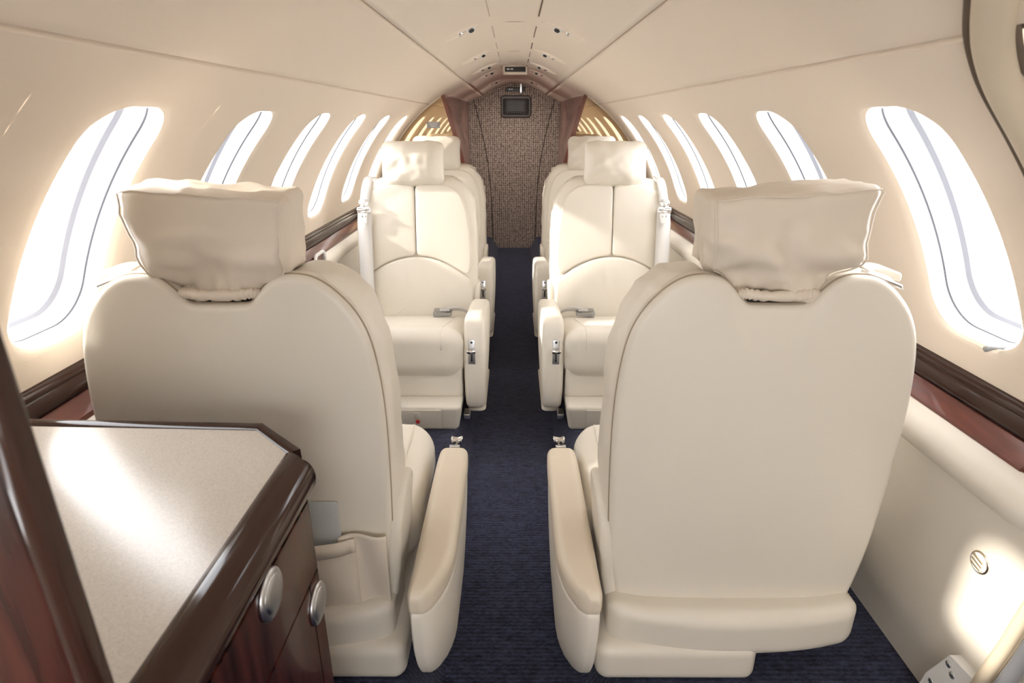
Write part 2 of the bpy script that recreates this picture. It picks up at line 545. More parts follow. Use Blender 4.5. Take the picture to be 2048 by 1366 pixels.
WINS_L = [-1, 0, 1, 2, 3, 4, 5]  # the foremost window is unseen, added to let sun reach the right wall
WINS_R = [0, 1, 2, 3, 4, 5]
wall_l = wall_side('wall_left', -1, -0.7, YM + 0.02, WINS_L, 'cream fabric sidewall with oval windows above the countertop cabinet')
wall_r = wall_side('wall_right', 1, 0.66, YM + 0.02, WINS_R, 'cream fabric sidewall with oval windows beside the entry door frame')

def ring_strip(specs, cy, side):
    """specs: list of (inset, off)"""
    V = []; F = []
    base = densify(window_ring(cy, WW / 2, HYW, 0.0), 0)
    cph = (WB + WT) / 2
    N = len(base)
    for ins, off in specs:
        fy = (WW / 2 - ins) / (WW / 2); fp = (HYW - ins) / HYW
        for (yy, ph) in base:
            V.append(cyl(cph + (ph - cph) * fp, cy + (yy - cy) * fy, off, side))
    for j in range(len(specs) - 1):
        for i in range(N):
            F.append([j * N + i, j * N + (i + 1) % N, (j + 1) * N + (i + 1) % N, (j + 1) * N + i])
    return V, F, N

wn = 0
for side, wins in ((-1, WINS_L), (1, WINS_R)):
    for k in wins:
        wn += 1
        cy = win_y(k)
        e = empty('window_%d' % wn, cyl((WB + WT) / 2, cy, 0.05, side))
        tag(e, 'tall rounded cabin window in the %s sidewall, number %d from the cockpit' % ('countertop-side' if side < 0 else 'entry-door-side', k + (2 if side < 0 else 1)), 'window', kind='structure')
        loc = Vector(e.location)
        def wb(name, specs, m):
            V, F, N = ring_strip(specs, cy, side)
            return build(name, [v - loc for v in V], F, m, e)
        wb('reveal', [(0.0, 0.004), (0.002, 0.010), (0.004, 0.028)], 'reveal')
        wb('gasket', [(0.004, 0.028), (0.0045, 0.0315)], 'line')
        wb('window_frame', [(0.004, 0.0315), (0.007, 0.052), (0.012, 0.054), (0.013, 0.058)], 'reveal')
        wb('pane_seal', [(0.013, 0.058), (0.016, 0.066)], 'frame')
        wb('outer_frame', [(0.016, 0.066), (0.018, 0.085)], 'reveal')
        if side < 0 and k == -1:  # unseen mask added in this window to keep its sun off the countertop
            V = []; F = []
            for i in range(13):
                ph = WB - 0.02 + (0.62 * (WT - WB)) * i / 12
                for yy in (cy - WW / 2 - 0.004, cy + WW / 2 + 0.004): V.append(cyl(ph, yy, 0.045 + 0.002 * (i % 2), side) - loc)
            for i in range(12): F.append([2 * i, 2 * i + 1, 2 * i + 3, 2 * i + 2])
            build('window_shade', V, F, 'white', e, smooth=False)
        V, F, N = ring_strip([(0.016, 0.078)], cy, side)
        build('pane', [v - loc for v in V] , [list(range(N))], 'glass', e, smooth=False)

# overhead panels, ceiling
def arc_panel(name, side, p0, p1, y0, y1, m, parent=None):
    n = 14; ys = [y0 + (y1 - y0) * i / 24 for i in range(25)]
    prof = []
    e = 0.004 / R
    prof.append((p0 + 0.0, 0.012)); prof.append((p0 + e * 0.3, 0.003)); 
    for i in range(n + 1): prof.append((p0 + e + (p1 - p0 - 2 * e) * i / n, 0.0))
    prof.append((p1 - e * 0.3, 0.003)); prof.append((p1, 0.012))
    V = []; F = []
    for y in ys: V += [cyl(p, y, o, side) for p, o in prof]
    N = len(prof)
    for j in range(len(ys) - 1):
        for i in range(N - 1):
            F.append([j * N + i, j * N + i + 1, (j + 1) * N + i + 1, (j + 1) * N + i])
    return build(name, V, F, m, parent)

def ceil_z(x): return 0.285 - 0.095 * (abs(x) / 0.262) ** 1.9
XC = 0.259
n = 40
prof = [(-XC, ceil_z(XC) + 0.012)] + [(-XC + 2 * XC * i / n, ceil_z(-XC + 2 * XC * i / n)) for i in range(n + 1)] + [(XC, ceil_z(XC) + 0.012)]
V, F = extrude_y(prof, [-0.7 + (YB + 0.02 + 0.7) * i / 30 for i in range(31)], closed=False)
ceiling = build('ceiling', V, F, 'ceil')
tag(ceiling, 'smooth cream ceiling spine carrying oval light bezels', 'ceiling', kind='structure')
for side in (-1, 1):
    arc_panel('overhead_panel', side, PH_SEAM + 0.0055, PH_CEIL - 0.003, -0.7, YB + 0.02, 'head', ceiling)
    for ph, w in ((PH_SEAM + 0.002, 0.014), (PH_CEIL, 0.016)):
        V = []; F = []
        ys = [-0.7, YM + 0.02] if ph < 1.1 else [-0.7, YB]
        for y in ys: V += [cyl(ph - w, y, 0.0125, side), cyl(ph + w, y, 0.0125, side)]
        build('seam_strip', V, [[0, 1, 3, 2]], 'seam', ceiling, smooth=False)
    # slot lines either side of the centre strip
    for i, (ya, yb) in enumerate(((1.15, 1.50), (1.66, 1.90), (2.10, 2.36), (2.52, 2.72), (2.84, 3.05), (3.16, 3.34), (3.5, 3.72), (3.9, 4.1))):
        x = side * 0.070
        z = ceil_z(x)
        w = 0.0012 if (i + (side > 0)) % 2 else 0.0019
        v, f = soft((w * 2, yb - ya, 0.003), 0.0005, 1, 1, None, (x, (ya + yb) / 2, z - 0.0002))
        build('ceiling_slot', v, f, 'seam' if side > 0 else 'softseam', ceiling, smooth=False)
for y in (2.05, 2.88, 3.45):
    v, f = soft((0.136, 0.0014, 0.002), 0.0005, 1, 1, None, (0, y, 0.285 - 0.0012))
    build('ceiling_joint', v, f, 'softseam', ceiling, smooth=False)

# oval light / air bezels
AFT_FILL = 11.0
names_side = {-1: 'countertop side', 1: 'entry-door side'}
ords = ['first', 'second', 'third', 'fourth', 'fifth', 'sixth']
for side in (-1, 1):
    for i, y in enumerate((1.27, 1.98, 2.72, 3.32, 3.72, 4.62)):
        x0 = side * 0.152
        nrm = Vector((-0.38 * side * 2 * 0.152 / 0.262 * 1.0, 0, -1)).normalized()
        slope = math.atan2(ceil_z(0.162) - ceil_z(0.142), 0.02) * side
        e = empty('overhead_light', (x0, y, ceil_z(x0)))
        e.rotation_euler = (0, -slope, 0)
        tag(e, 'oval cream ceiling bezel with small dark nozzle, %s from the cockpit on the %s' % (ords[i], names_side[side]), 'ceiling light', 'oval ceiling light bezels')
        a, b = 0.068, 0.036
        # rim
        V = []; F = []; N = 48
        prf = [(1.10, 0.002), (1.08, -0.006), (1.0, -0.0085), (0.92, -0.006), (0.86, -0.001)]
        for s, h in prf:
            for j in range(N):
                t = 2 * math.pi * j / N
                V.append(Vector((a * math.cos(t) * (s if s > 1 else s), b * math.sin(t) * (1 + (s - 1) * 2.0), h)))
        for q in range(len(prf) - 1):
            for j in range(N): F.append([q * N + j, q * N + (j + 1) % N, (q + 1) * N + (j + 1) % N, (q + 1) * N + j])
        build('bezel_rim', V, F, 'ceil', e)
        V = []; F = []
        prf = [(0.87, 0.0), (0.6, -0.0015), (0.3, -0.0035), (0.0, -0.004)]
        for s, h in prf:
            for j in range(N):
                t = 2 * math.pi * j / N
                V.append(Vector((a * math.cos(t) * s, b * math.sin(t) * s * 0.85, h - 0.0005)))
        for q in range(len(prf) - 1):
            for j in range(N): F.append([q * N + j, q * N + (j + 1) % N, (q + 1) * N + (j + 1) % N, (q + 1) * N + j])
        build('bezel_dish', V, F, 'dish', e)
        v, f = disc((-side * 0.022, -0.002, -0.004), (0, -0.5, -1), 0.014, 0.007, 20, -0.002)
        build('air_nozzle', v, f, 'white', e)
        v, f = disc((-side * 0.022, -0.006, -0.0115), (0, -0.5, -1), 0.0085, 0.001, 16)
        build('nozzle_hole', v, f, 'black', e)
        if i >= 1:
            v, f = disc((side * 0.012, -0.002, -0.003), (0, -0.5, -1), 0.009, 0.005, 20, 0.003)
            build('lamp_lens', v, f, 'chrome', e)
        if i >= 4:  # fill spots added under the last bezels to brighten the dark aft end
            ld = bpy.data.lights.new('reading_lamp', 'SPOT'); ld.energy = AFT_FILL; ld.spot_size = math.radians(150); ld.spot_blend = 1.0; ld.shadow_soft_size = 0.02; ld.color = (1.0, 0.93, 0.84)
            lo = bpy.data.objects.new('reading_lamp', ld); COL.objects.link(lo); lo.parent = e; lo.location = (side * 0.012, -0.006, -0.022)
            lo.rotation_euler = (math.radians(25), 0, 0)

# floors
def poly(name, verts, faces, m, parent=None):
    return build(name, verts, faces, m, parent, smooth=False)
V = []; F = []
ys = [-0.7 + (YB + 0.75) * i / 40 for i in range(41)]
prof = [(-0.79, ZF), (-0.205, ZF), (-0.20, ZF - 0.003), (-0.152, ZA + 0.01), (-0.140, ZA), (0.140, ZA), (0.152, ZA + 0.01), (0.20, ZF - 0.003), (0.205, ZF), (0.79, ZF)]
V, F = extrude_y(prof, ys, closed=False)
floor = build('floor', V, F, 'carpet', auto=40)
tag(floor, 'dark navy carpet with a sunken aisle between the seats', 'floor', kind='structure')

# lower side walls, rails, ledges
def side_profile(pts, side): return [(side * x, z) for x, z in pts]
for side, nm in ((-1, 'left'), (1, 'right')):
    y0 = -0.7
    low = crom([(0.775, -0.480), (0.752, -0.488), (0.738, -0.52), (0.730, -0.60), (0.730, -0.74), (0.738, -0.86), (0.752, -0.93), (0.762, -1.02)], 5)
    ysw = [y0 + (YM + 0.02 - y0) * i / 30 for i in range(31)]
    V, F = extrude_y([(side * p[0], p[1]) for p in low], ysw, closed=False)
    lw = build('lower_lining', V, F, 'leather', wall_l if side < 0 else wall_r)
    # dark varnished rail, recess line, red ledge
    e = empty('trim_%d' % (1 if side < 0 else 2), (side * 0.77, 0.7, -0.43))
    tag(e, 'glossy dark wood window rail with red ledge along the %s sidewall' % ('countertop-side' if side < 0 else 'entry-door-side'), 'trim', kind='structure')
    L = Vector(e.location)
    ya, yb = (0.30 if side < 0 else 0.74), YM
    ys = [ya + (yb - ya) * i / 20 for i in range(21)]
    rail = [(0.800, -0.400), (0.784, -0.402), (0.774, -0.406), (0.769, -0.412), (0.767, -0.418), (0.7685, -0.421), (0.766, -0.424), (0.763, -0.440), (0.764, -0.447), (0.770, -0.450), (0.800, -0.450)]
    V, F = extrude_y([(side * x, z) for x, z in rail], ys)
    build('window_rail', [v - L for v in V], F, 'brownedge', e, auto=50)
    V, F = extrude_y([(side * x, z) for x, z in [(0.79, -0.449), (0.772, -0.449), (0.772, -0.4555), (0.79, -0.4555)]], ys)
    build('rail_groove', [v - L for v in V], F, 'black', e, smooth=False)
    V, F = extrude_y([(side * x, z) for x, z in [(0.79, -0.453), (0.766, -0.453), (0.736, -0.474), (0.736, -0.49), (0.79, -0.49)]], ys)
    build('ledge', [v - L for v in V], F, 'redwood', e, smooth=False)
    # padded bolsters
    segs = [(0.66, 1.72), (2.20, 3.50)] if side > 0 else [(0.80, 1.72), (2.20, 3.50)]
    for (a, b) in segs:
        bol = empty('armrest_ledge', (side * 0.73, (a + b) / 2, -0.50))
        sec = crom([(0.742, -0.481), (0.728, -0.482), (0.708, -0.491), (0.695, -0.509), (0.698, -0.530), (0.714, -0.543), (0.738, -0.540), (0.748, -0.51)], 4, closed=True)
        cx, cz = 0.727, -0.512
        V = []; F = []; rows = []
        m = 30
        for i in range(m + 1):
            t = i / m
            y = a + (b - a) * (0.5 - 0.5 * math.cos(math.pi * t)) if m > 0 else a
            d = min(y - a, b - y)
            s = math.sqrt(max(0.0, 1 - (1 - min(1, d / 0.045)) ** 2)) * 0.97 + 0.03
            rows.append([Vector((side * (cx + (p[0] - cx) * s + (0.014 if side < 0 else 0)), y, cz + (p[1] - cz) * s)) for p in sec])
        N = len(sec)
        for r_ in rows: V += r_
        for j in range(m):
            for i in range(N): F.append([j * N + i, j * N + (i + 1) % N, (j + 1) * N + (i + 1) % N, (j + 1) * N + i])
        F.append(list(range(N))); F.append([m * N + i for i in range(N)][::-1])
        LL = Vector(bol.location)
        build('bolster', [v - LL for v in V], F, 'leather', bol)
        where = ('near the entry door frame' if side > 0 else 'behind the countertop cabinet') if a < 1 else ('beside the rear seats on the entry-door side' if side > 0 else 'beside the rear seats on the countertop side')
        tag(bol, 'long cream padded ledge under the wood rail, ' + where, 'armrest')

# ------------------------------------------------------------------ mirror bulkhead and aft passage
EDGE = [(0.398, 0.135), (0.388, 0.117), (0.308, -0.16), (0.245, -0.40), (0.185, -0.70), (0.178, ZF - 0.10)]
wb_root = empty('wall_back', (0, YM, ZF))
tag(wb_root, 'mirrored bulkhead with mahogany doorway behind the rear seats', 'wall', kind='structure')
Lb = Vector(wb_root.location)
for side in (-1, 1):
    for nm, za, zb, m in (('mirror_panel', -0.42, 0.20, 'mirror'), ('veneer_panel', ZF - 0.1, -0.42, 'wood')):
        outer = []
        for i in range(40):
            z = za + (min(zb, 0.128) - za) * i / 39
            x = math.sqrt(max(0.0, R * R - (z - ZC) ** 2)) + 0.012
            if z < -0.42: x = 0.79
            outer.append((x, z))
        inner = []
        for i in range(20):
            z = min(zb, 0.128) + (za - min(zb, 0.128)) * i / 19
            for (p, q) in zip(EDGE[:-1], EDGE[1:]):
                if q[1] <= z <= p[1]:
                    t = (z - p[1]) / (q[1] - p[1]); x = p[0] + (q[0] - p[0]) * t
            inner.append((x, z))
        pts = outer + inner
        Np = len(pts)
        V = [Vector((side * x, YM, z)) - Lb for x, z in pts] + [Vector((side * x, YM + 0.02, z)) - Lb for x, z in pts]
        F = [list(range(Np)), list(range(2 * Np - 1, Np - 1, -1))] + [[i, (i + 1) % Np, Np + (i + 1) % Np, Np + i] for i in range(Np)]
        build(nm, V, F, m, wb_root, smooth=False)
    # doorway edge strip
    pth = [(side * (x + 0.002), YM - 0.004, z) for x, z in EDGE]
    V = []; F = []
    for (x, y, z) in pth:
        for dx, dy in ((-0.010, -0.010), (0.012, -0.010), (0.012, 0.03), (-0.010, 0.03)):
            V.append(Vector((x + side * dx, y + dy, z)) - Lb)
    for i in range(len(pth) - 1):
        for j in range(4): F.append([i * 4 + j, i * 4 + (j + 1) % 4, i * 4 + 4 + (j + 1) % 4, i * 4 + 4 + j])
    F += [[0, 1, 2, 3], [len(V) - 4 + j for j in (3, 2, 1, 0)]]
    build('doorway_edge', V, F, 'woodedge', wb_root, smooth=False)
    # passage lining going aft
    V = []; F = []
    for (x, z) in EDGE:
        V.append(Vector((side * x, YM + 0.02, z)) - Lb); V.append(Vector((side * 0.378, YB, z if z < 0.1 else 0.20)) - Lb)
    for i in range(len(EDGE) - 1): F.append([2 * i, 2 * i + 1, 2 * i + 3, 2 * i + 2])
    build('passage_panel', V, F, 'woodpink', wb_root, smooth=False)
    # arch trim where lining meets bulkhead
    pth = [cyl(p, YM - 0.004, -0.001, side) - Lb for p in [math.radians(60) + (math.radians(12) - math.radians(60)) * i / 30 for i in range(31)]]
    v, f = tube(pth, 0.004, 8)
    build('arch_trim', v, f, 'head', wb_root)
# small placard on the mirror
v, f = soft((0.072, 0.004, 0.034), 0.002, 1, 2, None, (-0.455, YM - 0.003, -0.026))
pl = build('placard', v, f, 'grey', None); tag(pl, 'small pale grey placard stuck on the bronze mirror', 'placard')
for i in range(3):
    v, f = soft((0.05 - 0.01 * i, 0.001, 0.003), 0.0004, 1, 1, None, (-0.455, YM - 0.0055, -0.017 - 0.008 * i))
    build('text_line', v, f, 'white', pl, smooth=False)

V = [(-0.62, YB, ZF - 0.12), (0.62, YB, ZF - 0.12), (0.62, YB, 0.30), (-0.62, YB, 0.30)]
V += [(x, y + 0.03, z) for x, y, z in V]
wa = build('wall_aft', V, [[0, 1, 2, 3], [7, 6, 5, 4], [0, 4, 5, 1], [1, 5, 6, 2], [2, 6, 7, 3], [3, 7, 4, 0]], 'tweed', smooth=False)
tag(wa, 'brown woven tweed bulkhead at the end of the aisle', 'wall', kind='structure')
# two raised outer tweed panels whose slanted edges make the seam
for side in (-1, 1):
    pts = crom([(0.352, 0.19), (0.335, 0.13), (0.300, 0.0), (0.255, -0.20), (0.226, -0.38), (0.205, -0.62), (0.197, -0.85), (0.194, ZA)], 4)
    V = []; F = []
    for p in pts:
        V += [Vector((side * p[0], YB - 0.008, p[1])), Vector((side * 0.52, YB - 0.008, p[1])), Vector((side * p[0], YB - 0.001, p[1]))]
    for i in range(len(pts) - 1):
        F += [[3 * i, 3 * i + 1, 3 * i + 4, 3 * i + 3], [3 * i, 3 * i + 3, 3 * i + 5, 3 * i + 2]]
    build('tweed_panel', V, F, 'tweed', wa, smooth=False)
    v, f = tube([(side * (p[0] - 0.003), YB - 0.004, p[1]) for p in pts], 0.005, 6)
    build('tweed_seam', v, f, 'tweedseam', wa)

# louvred vent on the aft wall
e = empty('wall_vent', (0.015, YB, 0.105)); tag(e, 'dark brown louvred air vent on the tweed bulkhead', 'vent')
ol = rrect(0, 0, 0.128, 0.088, 0.03, 7)
v, f = pad(ol, -0.022, -0.001, 0.012, 0, 0, 3, 3); 
build('vent_frame', v, f, 'grille', e)
ol = rrect(0, 0.0, 0.108, 0.064, 0.012, 5)
v, f = pad(ol, -0.0235, -0.020, 0.001, 0, 0, 2, 1)
build('vent_recess', v, f, 'black', e)
for i in range(9):
    z = -0.056 + 0.014 * i
    pth = [(x, -0.026, z + 0.006 * (1 - (x / 0.105) ** 2)) for x in [-0.105 + 0.03 * j for j in range(8)]]
    v, f = tube(pth, 0.0034, 6)
    build('louver', v, f, 'grille', e)

# hanging information signs
def info_sign(loc, w, h, frame, label):
    e = empty('cabin_sign', loc); tag(e, label, 'sign')
    if frame:
        v, f = soft((w + 0.022, 0.03, h + 0.024), 0.006, 2, 3); build('sign_frame', v, f, 'ceil', e)
    v, f = soft((w, 0.008, h), 0.002, 1, 2, None, (0, -0.014 if frame else -0.002, 0.002)); build('sign_face', v, f, 'black', e)
    y = -0.0195 if frame else -0.0075
    for dx in (-0.028, -0.006):
        v, f = soft((0.012, 0.001, 0.007), 0.0004, 1, 1, None, (w * 0.5 * -0.45 + dx + 0.014, y, 0.003)); build('symbol', v, f, 'signwhite', e, smooth=False)
    v, f = soft((0.008, 0.001, 0.002), 0.0003, 1, 1, None, (w * 0.5 * -0.45 - 0.003, y, 0.003)); build('symbol', v, f, 'signwhite', e, smooth=False)
    return e
info_sign((0.006, 3.62, 0.262), 0.115, 0.026, True, 'black cabin information sign in a cream frame hanging from the ceiling')
info_sign((0.01, YB - 0.012, 0.235), 0.155, 0.034, False, 'black cabin information sign mounted flat on the tweed bulkhead')
e = empty('coat_hook', (0.05, YB, 0.29)); tag(e, 'pale angled metal hanger bracket in front of the tweed bulkhead', 'bracket')
v, f = soft((0.017, 0.014, 0.09), 0.004, 1, 2, None, (0.006, -0.035, -0.038)); build('upright', v, f, 'satin', e)
v, f = tube([(-0.072, -0.03, 0.0), (-0.03, -0.032, 0.004), (0.0, -0.035, 0.004)], 0.004, 8); build('arm', v, f, 'satin', e)
v, f = disc((-0.075, -0.03, 0.0), (0, -1, 0), 0.008, 0.006, 14, 0.003); build('knob', v, f, 'satin', e)

# ------------------------------------------------------------------ forward end (behind the camera): unseen cockpit bulkhead, added with an opening sized for the light
def frame_wall(name, y, x0, x1, z0, z1, ox0, ox1, oz0, oz1, m):
    V = [(x0, y, z0), (x1, y, z0), (x1, y, z1), (x0, y, z1), (ox0, y, oz0), (ox1, y, oz0), (ox1, y, oz1), (ox0, y, oz1)]
    V += [(a, b - 0.03, c) for a, b, c in V]
    F = [[0, 1, 5, 4], [1, 2, 6, 5], [2, 3, 7, 6], [3, 0, 4, 7]]
    F += [[a + 8 for a in f][::-1] for f in F]
    F += [[4, 5, 13, 12], [5, 6, 14, 13], [6, 7, 15, 14], [7, 4, 12, 15]]
    return build(name, V, F, m, smooth=False)
wf = frame_wall('wall_front', -0.7, -0.85, 0.85, -1.12, 0.32, -0.40, 0.40, -0.45, 0.0, 'head')
tag(wf, 'cream cockpit divider with a wide opening', 'wall', kind='structure')

# entry door, its frame and sill on the right
dr = empty('door_1', (0.7, 0.6, ZF)); tag(dr, 'closed entry door with tan padded frame and dark seal', 'door', kind='structure')
Ld = Vector(dr.location)
V = []; F = []
phs = [math.radians(-40) + (PH_SEAM + 0.35 - math.radians(-40)) * i / 40 for i in range(41)]
for y in (-0.7, 0.72): V += [cyl(p, y, 0.03, 1) - Ld for p in phs]
for i in range(40): F.append([i, i + 1, 41 + i + 1, 41 + i])
build('door_lining', V, F, 'door', dr)
JAMB = [(70, 0.40), (64, 0.50), (60, 0.57), (57, 0.615), (54, 0.655), (51, 0.682), (48, 0.698), (44, 0.706), (38, 0.710), (25, 0.712), (10, 0.710), (-2, 0.706)]
def jamb_path(off, dy):
    return [cyl(math.radians(p[0]), p[1] + dy, off, 1) - Ld for p in crom(JAMB, 6)]
v, f = tube(jamb_path(-0.004, -0.012), 0.0185, 14); build('door_frame', v, f, 'doortrim', dr)
v, f = tube(jamb_path(-0.003, 0.020), 0.0065, 8); build('door_seal', v, f, 'seam', dr)
v, f = tube(jamb_path(0.004, -0.032), 0.004, 8); build('inner_seal', v, f, 'seam', dr)
# ------------------------------------------------------------------ cabin seats
S_SHELL = [(0, -.268), (.030, -.268), (.047, -.266), (.060, -.254), (.075, -.238), (.092, -.226), (.115, -.221), (.148, -.226), (.180, -.247), (.211, -.285), (.230, -.335), (.241, -.42), (.243, -.53), (.237, -.70), (.222, -.82), (.204, -.875), (.175, -.908), (.11, -.920), (0, -.924)]
S_LEATH = [(0, -.290), (.045, -.290), (.066, -.268), (.088, -.240), (.118, -.222), (.165, -.228), (.203, -.258), (.232, -.312), (.246, -.40), (.249, -.52), (.248, -.66), (.241, -.80), (.222, -.895), (.12, -.905), (0, -.905)]
def sym(half, n=5, dz=-ZF, sx=1.0):
    c = crom([(x, z + dz) for x, z in half], n)
    right = [(p[0] * sx, p[1]) for p in c]
    return right + [(-x, z) for x, z in reversed(right[1:-1])]

def leather_noise(v, amp=0.002, sc=14, seed=0):
    p = v * sc + Vector((seed, seed * 1.7, seed * .3))
    return noise.noise(p) * amp

def displaced(mesh, amp, sc, seed):
    V, F = mesh
    c = sum(V, Vector()) / len(V)
    out = []
    for v in V:
        d = (v - c); d.normalize()
        q = v * sc + Vector((seed * 3.1, seed, seed * 2.2))
        out.append(v + d * (noise.noise(q) * amp + noise.noise(q * 2.7) * amp * 0.4))
    return out, F

def make_seat(x, y, face, aisle, label, rec=0.0, cush_top=0.350, cush_front=0.695, cush_back=0.210, near=False, arm_x=0.267, seed=0, pocket=False, tagred=False, strap=True, base_front=0.745):
    root = empty('cabin_chair', (x, y, ZF), 0 if face > 0 else math.pi)
    tag(root, label, 'chair')
    a = aisle                        # local x sign of the aisle side
    tr = math.tan(rec)
    def lean(m): return [Vector((v.x, v.y - (v.z - 0.2) * tr, v.z)) for v in m[0]], m[1]
    def part(name, m, mt, parent=root, **kw):
        return build(name, m[0], m[1], mt, parent, **kw)
    # --- back
    part('back_shell', lean(pad(sym(S_SHELL), 0.0, 0.045, 0.012, 0.014, 0.0, 8, 5)), 'shell')
    lea = displaced(pad(sym(S_LEATH), 0.012, 0.145, 0.040, 0, 0.0, 6, 10), 0.004, 18, seed)
    lv = []
    for v in lea[0]:                 # puckers in the leather over the shoulder
        k = max(0, min(1, (v.z - 0.50) / 0.10)) * max(0, min(1, (abs(v.x) - 0.13) / 0.05)) * max(0, min(1, (0.13 - v.y) / 0.03))
        d = Vector((v.x, 0, v.z - 0.5)); d.normalize()
        ang = math.atan2(v.z - 0.5, v.x)
        q = Vector((ang * 16 + seed, v.y * 14, seed))
        lv.append(v + d * (0.008 * k * (noise.noise(q) + 0.5 * noise.noise(q * 2.1))))
    lea = (lv, lea[1])
    part('back_cushion', lean(lea), 'leather')
    wing = crom([(0.004, 0.13), (0.004, 0.28), (0.022, 0.318), (0.06, 0.345), (0.10, 0.352), (0.135, 0.34), (0.14, 0.28), (0.14, 0.13), (0.12, 0.105), (0.02, 0.105)], 4, closed=True)
    for sgn in (a,):
        wm = pad(wing, 0.222, 0.248, 0.010, 0, 0.002, 4, 4, 'yz', True)
        part('side_wing', lean(([Vector((sgn * (v.x + 0.012 * (v.z - 0.2) / 0.15 - 0.010 * max(0, 0.2 - v.z) / 0.1), v.y, v.z)) for v in wm[0]], wm[1])), 'shell')
    sl_ = sym(S_SHELL)
    part('shell_seam', lean(tube([(p[0], 0.0135, p[1]) for p in sl_], 0.0019, 6, True)), 'seamtan')
    # raised front panels: two upper halves and a lumbar pad
    def arch(xx): return 0.463 - 0.10 * (xx / 0.23) ** 2
    up = [(0.0015, arch(0))] + [(xx, arch(xx) + 0.002) for xx in (0.05, 0.10, 0.15, 0.185)] + [(0.212, arch(0.212) + 0.006), (0.224, 0.42), (0.226, 0.48), (0.222, 0.56), (0.208, 0.65), (0.185, 0.705), (0.15, 0.735), (0.10, 0.742), (0.05, 0.742), (0.0015, 0.742)]
    def dens(poly_):
        out = []
        for i in range(len(poly_)):
            p, q = Vector(poly_[i]), Vector(poly_[(i + 1) % len(poly_)])
            m = max(1, round((q - p).length / 0.009))
            out += [p + (q - p) * (k / m) for k in range(m)]
        return out
    upd = dens(up)
    for _ in range(5):
        upd = [(upd[i - 1] + upd[i] * 2 + upd[(i + 1) % len(upd)]) / 4 for i in range(len(upd))]
    for s in (1, -1):
        part('back_panel', lean(pad([(s * p[0], p[1]) for p in upd], 0.13, 0.159, 0.008, 0, 0.003, 7, 5, 'xz', True)), 'leather')
    lum = [(xx, arch(xx) - 0.003) for xx in [-0.222 + 0.444 * i / 24 for i in range(25)]] + [(0.228, 0.31), (0.222, 0.21), (0.20, 0.155), (-0.20, 0.155), (-0.222, 0.21), (-0.228, 0.31)]
    lm = pad(dens(lum), 0.13, 0.160, 0.012, 0, 0.022, 7, 4)
    V = []
    for v in lm[0]:
        v = v.copy()
        if v.y > 0.15:               # gathers fanning down from the arched seam
            t = (arch(v.x) - v.z)
            if 0.005 < t < 0.14:
                v.y += 0.0022 * math.sin(v.x * 95 + 3 * noise.noise(Vector((v.x * 9, seed, 0)))) * math.sin(math.pi * t / 0.14) * (0.4 + abs(v.x) * 3)
        V.append(v)
    part('lumbar_cushion', lean((V, lm[1])), 'leather')
    # --- headrest
    if near:
        def dfm(v):
            z = v.z                                  # -0.09 .. 0.09 about 0.82
            t = (0.09 - z) / 0.18                    # 0 top, 1 bottom
            wx = 1.0 - 0.10 * min(1, t / 0.62)
            if t > 0.66: wx -= 0.44 * ((t - 0.66) / 0.34) ** 0.9
            xx = v.x * wx
            wy = 1.0 if t < 0.6 else 1.0 - 0.62 * ((t - 0.6) / 0.4) ** 1.2
            yy = (v.y) * wy + 0.057 - (1 - wy) * 0.028 + 0.016 * max(0, min(1, (t - 0.55) / 0.15))
            zz = z + 0.002 * (v.y / 0.055) * (1 - t) - 0.010 * (1 - t) + 0.008 * (1 - t) * (-a * v.x / 0.125)
            q = Vector((xx * 16 + seed * 5, yy * 16, zz * 16))
            amp = 0.0045 + 0.008 * min(1, max(0, t - 0.15))
            d = noise.noise(q) * amp + noise.noise(q * 2.3) * amp * 0.5 + 0.7 * amp * (1 - 3 * abs(noise.noise(q * 1.3 + Vector((9, 2, seed)))))
            # folds running diagonally on the rear face, gathers at the hem
            rear = max(0, -v.y / 0.055)
            d2 = 0.0075 * math.sin((-xx * a * 42 + zz * 62) + seed + 2.2 * noise.noise(q * 0.5)) * max(0, min(1, (t - 0.25) * 2.2)) * rear
            if t > 0.66: d2 += 0.005 * math.sin(xx * 210 + 2 * noise.noise(q)) * (t - 0.66) / 0.34
            n_ = Vector((v.x / 0.125, v.y / 0.055, v.z / 0.09)); n_.normalize()
            return Vector((xx, yy, zz)) + n_ * d + Vector((0, d2, 0))
        hv, hf = soft((0.244, 0.110, 0.185), 0.016, 22, 4, dfm, (0, -0.004, 0.807))
        hr = part('headrest_cover', (hv, hf), 'cover')
        # elastic hem
        pth = []
        for i in range(96):
            t = 2 * math.pi * i / 96
            rip = 0.0022 * math.sin(i * 96 / 96 * 2.0 * 3.0)
            pth.append((0.060 * math.copysign(abs(math.cos(t)) ** 0.5, math.cos(t)), 0.024 + 0.014 * math.copysign(abs(math.sin(t)) ** 0.7, math.sin(t)) + rip * 0.4, 0.7315 + rip * 0.6))
        part('elastic_hem', tube(pth, [0.0085 + 0.0014 * math.sin(i * 2.1) for i in range(96)], 8, True), 'cover', hr)
        part('headrest_slot', soft((0.105, 0.02, 0.04), 0.004, 1, 2, None, (0, 0.032, 0.702)), 'gasket')  # dark filler box standing for the shade in the notch below the hem
        # piping along the cover's seams
        for sx in (-1, 1):
            pp = []
            for k in range(14):
                z = 0.085 - 0.14 * k / 13
                pp.append(dfm(Vector((sx * 0.118, -0.0535, z))) + Vector((0, -0.005, 0.807)))
            part('piping', tube(pp, 0.0016, 6), 'cover', hr)
        pp = [dfm(Vector((-0.115 + 0.23 * k / 20, -0.052, 0.088))) + Vector((0, -0.005, 0.806)) for k in range(21)]
        part('piping', tube(pp, 0.0016, 6), 'cover', hr)
    else:
